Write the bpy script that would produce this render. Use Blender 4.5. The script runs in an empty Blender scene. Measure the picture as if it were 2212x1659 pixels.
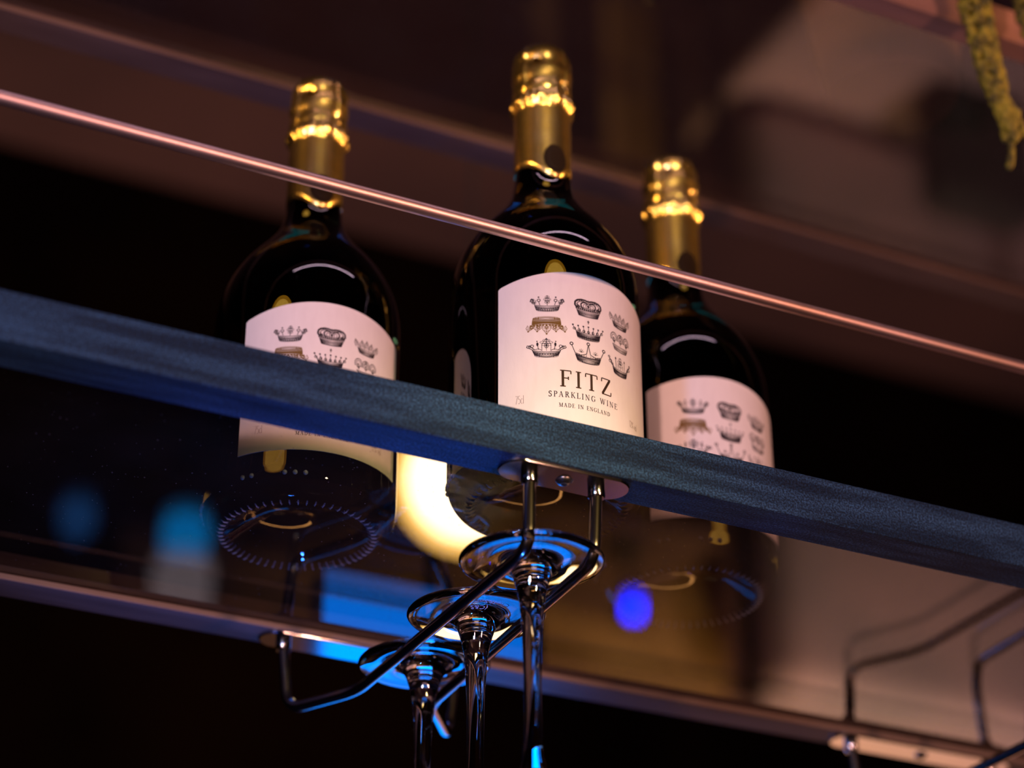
import bpy, bmesh, math, random
from mathutils import Vector, Matrix
import numpy as np

random.seed(7)
PI = math.pi
scene = bpy.context.scene
COL = scene.collection

# ------------------------------------------------------------------ camera
CZ = 1.5                      # camera height above the floor
FPX, PITCH, YAW, ROLL = 4789.1, 0.5119, -0.4516, -0.0018
_fw = Vector((-math.sin(YAW) * math.cos(PITCH), math.cos(YAW) * math.cos(PITCH), math.sin(PITCH)))
_r = Vector((math.cos(YAW), math.sin(YAW), 0))
_u = _r.cross(_fw)
_r2 = _r * math.cos(ROLL) + _u * math.sin(ROLL)
_u2 = -_r * math.sin(ROLL) + _u * math.cos(ROLL)
cam_data = bpy.data.cameras.new('camera')
cam = bpy.data.objects.new('camera', cam_data)
COL.objects.link(cam)
M = Matrix((_r2, _u2, -_fw)).transposed().to_4x4()
M.translation = Vector((0, 0, CZ))
cam.matrix_world = M
cam_data.sensor_fit = 'HORIZONTAL'
cam_data.sensor_width = 36.0
cam_data.lens = FPX * 36.0 / 2212.0
cam_data.clip_start = 0.02
cam_data.clip_end = 50
cam_data.dof.use_dof = True
cam_data.dof.focus_distance = 1.062
cam_data.dof.aperture_fstop = (cam_data.lens / 1000.0) / 0.021
cam_data.dof.aperture_blades = 9
scene.camera = cam

# ------------------------------------------------------------------ world, exposure
world = bpy.data.worlds.new('world')
scene.world = world
world.use_nodes = True
world.node_tree.nodes['Background'].inputs[0].default_value = (0.010, 0.007, 0.006, 1)
world.node_tree.nodes['Background'].inputs[1].default_value = 1.0
vs = scene.view_settings
vs.view_transform = 'Standard'
vs.look = 'None'
vs.exposure = 0.0
vs.gamma = 1.0
vs.use_curve_mapping = False
cy = scene.cycles
cy.max_bounces = 12
cy.diffuse_bounces = 3
cy.glossy_bounces = 6
cy.transmission_bounces = 10
cy.transparent_max_bounces = 16
cy.caustics_reflective = False
cy.caustics_refractive = False
cy.sample_clamp_indirect = 4.0
cy.blur_glossy = 0.3


def spot(name, loc, target, color, watts, angle=60, blend=0.6, radius=0.03):
    l = bpy.data.lights.new(name, 'SPOT')
    l.energy = watts
    l.color = color
    l.spot_size = math.radians(angle)
    l.spot_blend = blend
    l.shadow_soft_size = radius
    o = bpy.data.objects.new(name, l)
    COL.objects.link(o)
    o.location = loc
    d = Vector(target) - Vector(loc)
    o.rotation_euler = d.to_track_quat('-Z', 'Y').to_euler()
    return o


# bar spotlights on the customers' side of the shelf: (position rel. camera height, aim, colour, watts, cone)
SPOTS = [
    ((0.95, -1.05, CZ + 0.20), (0.50, 0.84, CZ + 0.58), (1.0, 0.45, 0.33), 76, 60, 0.7),
    ((-0.75, -0.75, CZ + 0.18), (0.36, 0.90, CZ + 0.60), (1.0, 0.53, 0.45), 78, 60, 0.7),
    ((0.62, -0.80, CZ + 0.55), (0.405, 0.83, CZ + 0.462), (1.0, 0.80, 0.30), 84, 7.5, 1.0),
    ((-0.30, 0.15, CZ + 0.34), (0.22, 0.80, CZ + 0.47), (0.20, 0.45, 1.0), 11, 70, 0.8),
    ((0.10, -0.90, CZ + 1.05), (0.445, 0.89, CZ + 0.815), (1.0, 0.70, 0.32), 110, 10.5, 0.4),  # added only to brighten the gold necks
    ((-1.25, 0.50, CZ + 0.80), (0.44, 0.90, CZ + 0.785), (1.0, 0.50, 0.13), 80, 10, 0.5),
    ((2.10, 0.30, CZ + 0.75), (0.46, 0.90, CZ + 0.785), (1.0, 0.46, 0.15), 90, 10, 0.5),
]
for i, (lo, ta, co, wa, an, bl) in enumerate(SPOTS):
    spot('spot_lamp_light', lo, ta, co, wa, an, bl, 0.04)


# ------------------------------------------------------------------ helpers
def mat(name, base=(0.5, 0.5, 0.5), rough=0.5, metal=0.0, trans=0.0, ior=1.5, emit=None, estr=1.0, spec=0.5):
    m = bpy.data.materials.new(name)
    m.use_nodes = True
    b = m.node_tree.nodes['Principled BSDF']
    b.inputs['Base Color'].default_value = (*base, 1)
    b.inputs['Roughness'].default_value = rough
    b.inputs['Metallic'].default_value = metal
    b.inputs['IOR'].default_value = ior
    b.inputs['Transmission Weight'].default_value = trans
    b.inputs['Specular IOR Level'].default_value = spec
    if emit:
        b.inputs['Emission Color'].default_value = (*emit, 1)
        b.inputs['Emission Strength'].default_value = estr
    return m


def noise_color(m, c1, c2, scale=20, detail=4, lo=0.35, hi=0.65, stretch=(1, 1, 1), bump=0.0, bump_scale=None, dist=0.001):
    nt = m.node_tree
    b = nt.nodes['Principled BSDF']
    tc = nt.nodes.new('ShaderNodeTexCoord')
    mp = nt.nodes.new('ShaderNodeMapping')
    mp.inputs['Scale'].default_value = stretch
    nt.links.new(tc.outputs['Object'], mp.inputs['Vector'])
    n = nt.nodes.new('ShaderNodeTexNoise')
    n.inputs['Scale'].default_value = scale
    n.inputs['Detail'].default_value = detail
    nt.links.new(mp.outputs['Vector'], n.inputs['Vector'])
    r = nt.nodes.new('ShaderNodeValToRGB')
    r.color_ramp.elements[0].position = lo
    r.color_ramp.elements[0].color = (*c1, 1)
    r.color_ramp.elements[1].position = hi
    r.color_ramp.elements[1].color = (*c2, 1)
    nt.links.new(n.outputs['Fac'], r.inputs['Fac'])
    nt.links.new(r.outputs['Color'], b.inputs['Base Color'])
    if bump:
        n2 = nt.nodes.new('ShaderNodeTexNoise')
        n2.inputs['Scale'].default_value = bump_scale or scale * 4
        n2.inputs['Detail'].default_value = 4
        nt.links.new(mp.outputs['Vector'], n2.inputs['Vector'])
        bp = nt.nodes.new('ShaderNodeBump')
        bp.inputs['Strength'].default_value = bump
        bp.inputs['Distance'].default_value = dist
        nt.links.new(n2.outputs['Fac'], bp.inputs['Height'])
        nt.links.new(bp.outputs['Normal'], b.inputs['Normal'])
    return m


def emission(name, color, strength):
    m = bpy.data.materials.new(name)
    m.use_nodes = True
    nt = m.node_tree
    nt.nodes.clear()
    o = nt.nodes.new('ShaderNodeOutputMaterial')
    e = nt.nodes.new('ShaderNodeEmission')
    e.inputs[0].default_value = (*color, 1)
    e.inputs[1].default_value = strength
    nt.links.new(e.outputs[0], o.inputs[0])
    return m


def tag(o, label=None, cat=None, group=None, kind=None):
    if label:
        o['label'] = label
    if cat:
        o['category'] = cat
    if group:
        o['group'] = group
    if kind:
        o['kind'] = kind
    return o


def empty(name, loc=(0, 0, 0), label=None, cat=None, group=None):
    o = bpy.data.objects.new(name, None)
    COL.objects.link(o)
    o.location = loc
    o.empty_display_size = 0.02
    return tag(o, label, cat, group)


def obj(name, verts, faces, m, parent=None, smooth=False, auto=None):
    me = bpy.data.meshes.new(name)
    me.from_pydata([tuple(v) for v in verts], [], faces)
    me.update()
    if m:
        me.materials.append(m)
    if smooth:
        for p in me.polygons:
            p.use_smooth = True
        if auto is not None:
            me.set_sharp_from_angle(angle=math.radians(auto))
    o = bpy.data.objects.new(name, me)
    COL.objects.link(o)
    if parent:
        o.parent = parent
    return o


class MB:
    def __init__(s):
        s.v = []
        s.f = []

    def add(s, v, f):
        k = len(s.v)
        s.v += [tuple(q) for q in v]
        s.f += [tuple(i + k for i in q) for q in f]

    def box(s, a, b):
        (x0, y0, z0), (x1, y1, z1) = a, b
        s.add([(x0, y0, z0), (x1, y0, z0), (x1, y1, z0), (x0, y1, z0), (x0, y0, z1), (x1, y0, z1), (x1, y1, z1), (x0, y1, z1)],
              [(0, 3, 2, 1), (4, 5, 6, 7), (0, 1, 5, 4), (1, 2, 6, 5), (2, 3, 7, 6), (3, 0, 4, 7)])

    def lathe(s, prof, n=64, c=(0, 0, 0), cap0=False, cap1=False, rfun=None):
        v = []
        f = []
        for j, (r, z) in enumerate(prof):
            for i in range(n):
                t = 2 * PI * i / n
                rr = r if rfun is None else rfun(r, z, t)
                v.append((c[0] + rr * math.cos(t), c[1] + rr * math.sin(t), c[2] + z))
        for j in range(len(prof) - 1):
            for i in range(n):
                a = j * n + i
                b = j * n + (i + 1) % n
                f.append((a, b, b + n, a + n))
        if cap0:
            f.append(tuple(reversed(range(n))))
        if cap1:
            k = (len(prof) - 1) * n
            f.append(tuple(range(k, k + n)))
        s.add(v, f)

    def prism(s, pts, ax, a0, a1):
        """closed polygon extruded along axis ax (0=x,1=y,2=z); pts are the two other coords in order"""
        def mk(p, q):
            c = list(p)
            c.insert(ax, q)
            return tuple(c)
        n = len(pts)
        s.add([mk(p, a0) for p in pts] + [mk(p, a1) for p in pts],
              [tuple(range(n - 1, -1, -1)), tuple(range(n, 2 * n))] + [(i, (i + 1) % n, n + (i + 1) % n, n + i) for i in range(n)])

    def tube(s, pts, r, n=14, fillet=0.0, cap=True):
        P = [Vector(p) for p in pts]
        if fillet:
            Q = [P[0]]
            for i in range(1, len(P) - 1):
                d0 = (P[i - 1] - P[i])
                d1 = (P[i + 1] - P[i])
                k = min(fillet, d0.length * .45, d1.length * .45)
                a = P[i] + d0.normalized() * k
                b = P[i] + d1.normalized() * k
                for q in range(7):
                    t = q / 6
                    Q.append(a * (1 - t) ** 2 + P[i] * 2 * t * (1 - t) + b * t * t)
            Q.append(P[-1])
            P = Q
        v = []
        f = []
        up = None
        for i, p in enumerate(P):
            d = (P[min(i + 1, len(P) - 1)] - P[max(i - 1, 0)]).normalized()
            if up is None:
                up = d.orthogonal().normalized()
            up = (up - d * up.dot(d)).normalized()
            w = d.cross(up)
            rr = r[i] if isinstance(r, (list, tuple)) else r
            for k in range(n):
                t = 2 * PI * k / n
                v.append(p + (up * math.cos(t) + w * math.sin(t)) * rr)
        for i in range(len(P) - 1):
            for k in range(n):
                a = i * n + k
                b = i * n + (k + 1) % n
                f.append((a, b, b + n, a + n))
        if cap:
            f.append(tuple(reversed(range(n))))
            f.append(tuple(range((len(P) - 1) * n, len(P) * n)))
        s.add(v, f)

    def ball(s, c, r, nu=12, nv=8, sz=1.0):
        prof = []
        for j in range(nv + 1):
            a = -PI / 2 + PI * j / nv
            prof.append((max(r * math.cos(a), 1e-6), r * sz * math.sin(a)))
        s.lathe(prof, nu, c)

    def build(s, name, m, parent=None, smooth=False, auto=None):
        return obj(name, s.v, s.f, m, parent, smooth, auto)


def bevel(o, w=0.002, seg=2):
    b = o.modifiers.new('bevel', 'BEVEL')
    b.width = w
    b.segments = seg
    b.limit_method = 'ANGLE'
    return o


# ------------------------------------------------------------------ materials
M_steel = mat('blue_lit_steel', (0.05, 0.07, 0.10), 0.55, 0.0, spec=0.25)  # raw steel; cool blue light is put into its colour
M_steel_warm = noise_color(mat('warm_lit_steel', (0.2, 0.15, 0.1), 0.5, 0.0, spec=0.3), (0.12, 0.075, 0.05), (0.27, 0.19, 0.14), 18, 5, 0.35, 0.7, (0.3, 2, 3), 0.3, 1200, 0.0004)  # same steel, browner to stand in for warm light on the rear bar
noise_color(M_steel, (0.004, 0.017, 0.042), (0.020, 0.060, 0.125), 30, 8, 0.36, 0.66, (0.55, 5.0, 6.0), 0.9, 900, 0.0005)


def speckle(m, scale, lo, hi, amt):
    """fine light specks over the base colour"""
    nt = m.node_tree
    b = nt.nodes['Principled BSDF']
    src = b.inputs['Base Color'].links[0].from_socket
    tc = nt.nodes.new('ShaderNodeTexCoord')
    n = nt.nodes.new('ShaderNodeTexNoise')
    n.inputs['Scale'].default_value = scale
    n.inputs['Detail'].default_value = 2
    nt.links.new(tc.outputs['Object'], n.inputs['Vector'])
    mr = nt.nodes.new('ShaderNodeMapRange')
    mr.inputs['From Min'].default_value = lo
    mr.inputs['From Max'].default_value = hi
    mr.inputs['To Min'].default_value = 1.0 - amt * 0.4
    mr.inputs['To Max'].default_value = 1.0 + amt
    nt.links.new(n.outputs['Fac'], mr.inputs['Value'])
    vm = nt.nodes.new('ShaderNodeVectorMath')
    vm.operation = 'SCALE'
    nt.links.new(src, vm.inputs[0])
    nt.links.new(mr.outputs[0], vm.inputs['Scale'])
    nt.links.new(vm.outputs[0], b.inputs['Base Color'])


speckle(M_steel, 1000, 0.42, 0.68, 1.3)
M_steel_shaded = noise_color(mat('shaded_steel', (0.1, 0.07, 0.05), 0.5, spec=0.3), (0.07, 0.040, 0.028), (0.16, 0.10, 0.075), 18, 4, 0.35, 0.7, (0.3, 2, 3))  # same steel again, darkened as shade for the upper rear bar
M_steel_pink_lit = noise_color(mat('pink_lit_steel', (0.5, 0.25, 0.18), 0.5, spec=0.3), (0.22, 0.115, 0.085), (0.33, 0.18, 0.14), 18, 4, 0.35, 0.7, (0.3, 2, 3))  # same steel, pinkish light painted in for the upper front bar
M_rail = mat('copper_pink_rail', (0.72, 0.50, 0.46), 0.44, 1.0)
noise_color(M_rail, (0.85, 0.62, 0.60), (0.75, 0.50, 0.36), 9, 5, 0.45, 0.75, (1, 1, 1), 0.15, 600, 0.0003)
M_rod = mat('nickel_rod', (0.56, 0.46, 0.37), 0.18, 1.0)
M_plate = mat('nickel_plate', (0.48, 0.45, 0.43), 0.14, 1.0)
M_screw = mat('screw_head', (0.30, 0.28, 0.27), 0.3, 1.0)
M_screw_shade = mat('screw_shade', (0.01, 0.01, 0.01), 0.7)  # black imitates the shade of a socket; no hole is cut
M_clear = mat('crystal_glass', (1, 1, 1), 0.0, 0.0, 1.0, 1.52)
M_bottle = mat('olive_bottle_glass', (0.050, 0.036, 0.008), 0.0, 0.0, 1.0, 1.48)
M_knurl = mat('knurl_blue_glint', (0.36, 0.42, 0.52), 0.2, 0.0, spec=1.0)  # bluish tint imitates blue light caught by the colourless knurls
M_gold = mat('gold_foil', (0.88, 0.62, 0.20), 0.27, 1.0)
noise_color(M_gold, (0.86, 0.60, 0.18), (0.93, 0.70, 0.30), 90, 3, 0.3, 0.7, (1, 1, 1), 0.25, 420, 0.0006)
M_seal = mat('seal_brown', (0.010, 0.005, 0.003), 0.6, 0.0, spec=0.10)
M_paper = mat('label_paper', (0.86, 0.83, 0.80), 0.75, spec=0.2)
noise_color(M_paper, (0.84, 0.81, 0.78), (0.88, 0.85, 0.82), 300, 3, 0.3, 0.7, (1, 1, 0.3), 0.18, 900, 0.0003)
M_ink = mat('dark_ink', (0.030, 0.024, 0.030), 0.8, spec=0.1)
M_grey = mat('grey_ink', (0.18, 0.15, 0.16), 0.8, spec=0.1)
M_faint = mat('faint_ink', (0.36, 0.30, 0.28), 0.8, spec=0.1)
M_gink = mat('gold_ink', (0.20, 0.115, 0.018), 0.5, 0.2)
M_fitz = mat('bronze_foil_ink', (0.060, 0.034, 0.020), 0.4, 0.3)
M_etch = mat('etched_white', (0.95, 0.94, 0.92), 0.9)
M_black = mat('black_paint', (0.012, 0.012, 0.012), 0.5)
M_wood = noise_color(mat('dark_wood', (0.06, 0.03, 0.02), 0.45), (0.035, 0.018, 0.010), (0.09, 0.045, 0.025), 12, 5, 0.35, 0.65, (1, 8, 8), 0.1)
M_plant = noise_color(mat('olive_plant', (0.20, 0.17, 0.015), 0.7), (0.06, 0.055, 0.004), (0.27, 0.24, 0.015), 120, 3, 0.4, 0.62)
M_ceiling = noise_color(mat('brown_ceiling', (0.10, 0.06, 0.05), 0.9), (0.12, 0.068, 0.055), (0.07, 0.042, 0.038), 1.3, 3, 0.35, 0.65)
M_wall = noise_color(mat('wall_dark', (0.02, 0.011, 0.006), 0.9, spec=0.02), (0.003, 0.0015, 0.001), (0.010, 0.005, 0.002), 1.6, 3, 0.35, 0.7)
M_floor = noise_color(mat('floor_wood', (0.03, 0.02, 0.015), 0.5), (0.02, 0.013, 0.010), (0.05, 0.03, 0.02), 3, 4, 0.3, 0.7, (1, 6, 1))


def make_shelf_glass():
    m = bpy.data.materials.new('smoked_shelf_glass')
    m.use_nodes = True
    nt = m.node_tree
    nt.nodes.clear()
    N = nt.nodes.new
    L = nt.links.new
    out = N('ShaderNodeOutputMaterial')
    lw = N('ShaderNodeLayerWeight')
    lw.inputs['Blend'].default_value = 0.5
    pw = N('ShaderNodeMath')
    pw.operation = 'POWER'
    pw.inputs[1].default_value = 5.0
    L(lw.outputs['Facing'], pw.inputs[0])
    ma = N('ShaderNodeMath')
    ma.operation = 'MULTIPLY_ADD'
    ma.inputs[1].default_value = 0.955
    ma.inputs[2].default_value = 0.045
    L(pw.outputs[0], ma.inputs[0])
    tr = N('ShaderNodeBsdfTransparent')
    tr.inputs[0].default_value = (0.76, 0.72, 0.70, 1)
    gl = N('ShaderNodeBsdfGlossy')
    gl.inputs['Roughness'].default_value = 0.012
    gl.inputs['Color'].default_value = (0.97, 0.97, 0.97, 1)
    mx = N('ShaderNodeMixShader')
    L(ma.outputs[0], mx.inputs[0])
    L(tr.outputs[0], mx.inputs[1])
    L(gl.outputs[0], mx.inputs[2])
    # dust lying on the plate
    tc = N('ShaderNodeTexCoord')
    n1 = N('ShaderNodeTexNoise')
    n1.inputs['Scale'].default_value = 22
    n1.inputs['Detail'].default_value = 5
    L(tc.outputs['Object'], n1.inputs['Vector'])
    r1 = N('ShaderNodeMapRange')
    r1.inputs['From Min'].default_value = 0.3
    r1.inputs['From Max'].default_value = 0.75
    r1.inputs['To Min'].default_value = 0.005
    r1.inputs['To Max'].default_value = 0.020
    L(n1.outputs['Fac'], r1.inputs['Value'])
    vo = N('ShaderNodeTexVoronoi')
    vo.inputs['Scale'].default_value = 330
    L(tc.outputs['Object'], vo.inputs['Vector'])
    r2 = N('ShaderNodeMapRange')
    r2.inputs['From Min'].default_value = 0.05
    r2.inputs['From Max'].default_value = 0.13
    r2.inputs['To Min'].default_value = 0.6
    r2.inputs['To Max'].default_value = 0.0
    L(vo.outputs['Distance'], r2.inputs['Value'])
    sep = N('ShaderNodeSeparateColor')
    L(vo.outputs['Color'], sep.inputs[0])
    gt = N('ShaderNodeMath')
    gt.operation = 'GREATER_THAN'
    gt.inputs[1].default_value = 0.80
    L(sep.outputs[0], gt.inputs[0])
    mu = N('ShaderNodeMath')
    mu.operation = 'MULTIPLY'
    L(r2.outputs[0], mu.inputs[0])
    L(gt.outputs[0], mu.inputs[1])
    ad = N('ShaderNodeMath')
    ad.operation = 'ADD'
    ad.use_clamp = True
    L(r1.outputs[0], ad.inputs[0])
    L(mu.outputs[0], ad.inputs[1])
    df = N('ShaderNodeBsdfDiffuse')
    df.inputs[0].default_value = (0.55, 0.48, 0.40, 1)
    tl = N('ShaderNodeBsdfTranslucent')
    tl.inputs[0].default_value = (0.60, 0.52, 0.42, 1)
    md = N('ShaderNodeMixShader')
    md.inputs[0].default_value = 0.5
    L(df.outputs[0], md.inputs[1])
    L(tl.outputs[0], md.inputs[2])
    fin = N('ShaderNodeMixShader')
    L(ad.outputs[0], fin.inputs[0])
    L(mx.outputs[0], fin.inputs[1])
    L(md.outputs[0], fin.inputs[2])
    L(fin.outputs[0], out.inputs[0])
    return m


M_shelf = make_shelf_glass()

# ------------------------------------------------------------------ the room
CEIL = CZ + 2.38
X0, X1, Y0, Y1 = -3.0, 5.0, -3.0, 3.4


def slab(name, a, b, m):
    q = MB()
    q.box(a, b)
    return tag(q.build(name, m), kind='structure')


slab('floor', (X0, Y0, -0.1), (X1, Y1, 0), M_floor)
slab('ceiling', (X0, Y0, CEIL), (X1, Y1, CEIL + 0.1), M_ceiling)
slab('wall_back', (X0, Y1, 0), (X1, Y1 + 0.1, CEIL), M_wall)
slab('wall_front', (X0, Y0 - 0.1, 0), (X1, Y0, CEIL), M_wall)
slab('wall_left', (X0 - 0.1, Y0 - 0.1, 0), (X0, Y1 + 0.1, CEIL), M_wall)
slab('wall_right', (X1, Y0 - 0.1, 0), (X1 + 0.1, Y1 + 0.1, CEIL), M_wall)

# ------------------------------------------------------------------ hanging bar shelf
SX0, SX1 = -0.55, 1.65
YF, YFI = 0.800, 0.823          # front angle: outer face, inner edge of the flange
YRI, YR = 1.036, 1.058          # rear angle: inner edge of the flange, outer face
ZB = CZ + 0.464                 # underside of the lower angles
ZG = CZ + 0.4773                # top of the lower glass
ZU = CZ + 0.8165                # underside of the upper angles
T = 0.0035


def angle_bar(name, yo, yi, zb, hh, parent, m=None):
    """L-section bar along X: leg at yo, flange from yo to yi"""
    s = 1 if yi > yo else -1
    pts = [(yo, zb), (yi, zb), (yi, zb + T), (yo + s * T, zb + T), (yo + s * T, zb + hh), (yo, zb + hh)]
    if s < 0:
        pts = pts[::-1]
    q = MB()
    q.prism(pts, 0, SX0, SX1)
    return bevel(q.build(name, m or M_steel, parent), 0.0007, 2)


shelf = empty('hanging_bar_shelf', (0.5, 0.93, ZB), 'two-tier hanging bar shelf of raw steel angle bars, smoked glass and a copper guard rail', 'shelf')
sinv = Vector(shelf.location)


def shift(o):
    for vtx in o.data.vertices:
        vtx.co -= sinv
    return o


shift(angle_bar('front_angle_bar', YF, YFI, ZB, 0.0237, shelf))
shift(angle_bar('rear_angle_bar', YR, YRI, ZB, 0.0237, shelf, M_steel_warm))
shift(angle_bar('front_angle_bar', 0.8076, YFI, ZU, 0.0237, shelf, M_steel_pink_lit))
shift(angle_bar('rear_angle_bar', YR, YRI, ZU, 0.0237, shelf, M_steel_shaded))
for zb, zt in ((ZB + T + 0.0004, ZG), (ZU + T + 0.0004, ZU + T + 0.0086)):
    q = MB()
    q.box((SX0, 0.8126, zb), (SX1, YR - T - 0.0006, zt))
    g = shift(q.build('glass_shelf', M_shelf, shelf))
    g['label'] = 'dusty smoked glass shelf plate'
q = MB()
q.tube([(SX0, YF, CZ + 0.5826), (SX1, YF, CZ + 0.5826)], 0.0033, 24)
g = shift(q.build('guard_rail', M_rail, shelf, True, 40))
g['label'] = 'thin copper-coloured guard rail'
for x in (SX0, SX1):
    for y in (0.8115, 1.047):
        q = MB()
        q.box((x - 0.011, y - 0.011, ZB), (x + 0.011, y + 0.011, CEIL))
        shift(bevel(q.build('hanger_post', M_steel, shelf), 0.001))

# ------------------------------------------------------------------ stemware racks


def oval(cx, cy, lx, ly, n=40):
    """stadium outline with rounded ends"""
    out = []
    r = ly / 2
    h = lx / 2 - r
    for i in range(n):
        t = 2 * PI * i / n
        out.append((cx + (h if math.cos(t) >= 0 else -h) + r * math.cos(t), cy + r * math.sin(t)))
    return out


def make_rack(dx, label):
    root = empty('stemware_rack', (0.4185 + dx, 0.93, ZB), label, 'glass rack', 'stemware racks under the shelf')
    off = Vector((0.4185, 0.93, ZB))

    def fin(o):
        for vtx in o.data.vertices:
            vtx.co -= off
        return o
    z1 = ZB
    zr = CZ + 0.4242
    left = [(0.4030, 0.8125, z1), (0.4022, 0.8120, zr), (0.3985, 1.006, zr), (0.3755, 1.0475, zr), (0.3715, 1.0475, z1)]
    right = [(0.4375, 0.8125, z1), (0.4352, 0.8120, zr), (0.4405, 1.006, zr), (0.4690, 1.0475, zr), (0.4725, 1.0475, z1)]
    for pts in (left, right):
        q = MB()
        q.tube(pts, 0.0030, 16, 0.011)
        rod = fin(q.build('rod', M_rod, root, True, 50))
        for p in (pts[0], pts[-1]):
            q = MB()
            q.lathe([(0.0036, -0.0070), (0.0041, -0.0064), (0.0041, -0.0016)], 20, (p[0], p[1], z1), True, True)
            fin(q.build('collar', M_plate, rod, True, 40))
    for (cx, cy, lx, ly) in ((0.4205, 0.8120, 0.066, 0.0205), (0.4215, 1.0470, 0.128, 0.0205)):
        q = MB()
        o0 = oval(cx, cy, lx, ly)
        n = len(o0)
        rings = [(0.0, 1.0), (0.0010, 1.0), (0.0016, 0.97)]
        v = []
        for dz, k in rings:
            v += [(cx + (a - cx) * (1 - (1 - k) * .5), cy + (b - cy) * k, z1 - dz) for a, b in o0]
        f = [tuple(range(n))]
        for j in range(2):
            f += [(j * n + (i + 1) % n, j * n + i, (j + 1) * n + i, (j + 1) * n + (i + 1) % n) for i in range(n)]
        f.append(tuple(reversed(range(2 * n, 3 * n))))
        q.add(v, f)
        pl = fin(q.build('mounting_plate', M_plate, root, True, 30))
        q = MB()
        q.lathe([(0.0001, -0.0036), (0.0015, -0.0036), (0.0030, -0.0031), (0.0042, -0.0016), (0.0042, -0.0012)], 24, (cx, cy, z1))
        sc = fin(q.build('screw', M_screw, pl, True, 50))
        q = MB()
        q.lathe([(0.0001, -0.0038), (0.0016, -0.0038), (0.0016, -0.0034)], 6, (cx, cy, z1))
        sc['label'] = 'screw head with a hexagon painted dark as its recess'
        w = q
        sc.data.materials.append(M_screw_shade)
        me = sc.data
        bm = bmesh.new()
        bm.from_mesh(me)
        vs2 = [bm.verts.new(Vector(p) - off) for p in w.v]
        for ff in w.f:
            try:
                nf = bm.faces.new([vs2[i] for i in ff])
                nf.material_index = 1
            except ValueError:
                pass
        bm.to_mesh(me)
        bm.free()
    return root


make_rack(0.0, 'nickel wire stemware rack under the shelf holding three upturned wine glasses')
make_rack(0.3616, 'nickel wire stemware rack under the shelf with no glass hanging in it')

# ------------------------------------------------------------------ wine glasses


def text_mesh(txt, size):
    cu = bpy.data.curves.new('t', 'FONT')
    cu.body = txt
    cu.size = size
    cu.align_x = 'CENTER'
    cu.resolution_u = 2
    o = bpy.data.objects.new('t', cu)
    COL.objects.link(o)
    dg = bpy.context.evaluated_depsgraph_get()
    me = bpy.data.meshes.new_from_object(o.evaluated_get(dg))
    v = [tuple(p.co) for p in me.vertices]
    f = [tuple(p.vertices) for p in me.polygons]
    bpy.data.objects.remove(o)
    bpy.data.curves.remove(cu)
    bpy.data.meshes.remove(me)
    return v, f


FOOT_R = 0.0338


def make_glass(x, y, label, tilt=(0, 0), etched=None):
    """upturned wine glass hanging by its foot; origin = centre of the flat face of the foot (top)"""
    zt = CZ + 0.4242 + 0.0030 + 0.0027
    root = empty('wine_glass', (x, y, zt), label, 'wine glass', 'wine glasses hanging in the rack')
    root.rotation_euler = (tilt[0], tilt[1], 0)
    foot = [(0.0001, -0.0003), (0.012, -0.0003), (0.024, -0.0001), (0.0325, 0.0), (0.0333, -0.0002), (FOOT_R, -0.0009), (0.0334, -0.0015), (0.0326, -0.0018),
            (0.029, -0.0020), (0.024, -0.0023), (0.0190, -0.0027), (0.0150, -0.0034), (0.0122, -0.0045), (0.0103, -0.0062), (0.0090, -0.0088), (0.0079, -0.0122), (0.0069, -0.0162)]
    stem = [(0.0069, -0.0162), (0.0060, -0.0210), (0.0053, -0.028), (0.0048, -0.036), (0.0044, -0.046), (0.0041, -0.060), (0.0040, -0.075), (0.0041, -0.088), (0.0048, -0.096), (0.0065, -0.103)]
    bowl = [(0.0065, -0.103), (0.0120, -0.110), (0.0205, -0.121), (0.0275, -0.136), (0.0312, -0.155), (0.0325, -0.178), (0.0318, -0.205), (0.0295, -0.232), (0.0270, -0.252),
            (0.0265, -0.2526), (0.0260, -0.252), (0.0285, -0.232), (0.0308, -0.205), (0.0315, -0.178), (0.0302, -0.155), (0.0265, -0.137), (0.0195, -0.1225), (0.0100, -0.1140), (0.0001, -0.1115)]
    out = {}
    for nm, pr in (('foot', foot), ('stem', stem), ('bowl', bowl)):
        q = MB()
        q.lathe(pr, 72)
        o = q.build(nm, M_clear, root, True)
        # normals outward (profile runs top to bottom)
        bm = bmesh.new()
        bm.from_mesh(o.data)
        bmesh.ops.remove_doubles(bm, verts=bm.verts, dist=1e-6)
        bmesh.ops.reverse_faces(bm, faces=bm.faces)
        bm.to_mesh(o.data)
        bm.free()
        out[nm] = o
    if etched:
        th0, arc = etched
        V, F = [], []

        def ring_text(txt, size, rad, f0):
            tv, tf = text_mesh(txt, size)
            k = len(V)
            for (a, b, c) in tv:
                t = f0 - a / rad
                rr = rad - b
                V.append((rr * math.cos(t), rr * math.sin(t), float(np.interp(rr, [.0122, .0150, .0190, .0240, .0290], [-.0045, -.0034, -.0027, -.0023, -.0020])) - 0.00012))
            F.extend([tuple(i + k for i in g) for g in tf])
        ring_text('Chef&Sommelier', 0.0048, 0.0232, th0)
        ring_text('(C&S', 0.0044, 0.0175, th0)
        e = obj('etched_mark', V, F, M_etch, out['foot'])
        e['label'] = 'white etched lettering'
    return root


make_glass(0.4140, 0.8330, 'upturned clear wine glass hanging closest to the screwed front plate of the rack')
make_glass(0.4175, 0.9010, 'upturned clear wine glass with white etched lettering on its foot', etched=(math.radians(250), 0))
make_glass(0.4200, 0.9690, 'upturned clear wine glass hanging closest to the rear bar of the shelf')


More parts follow.
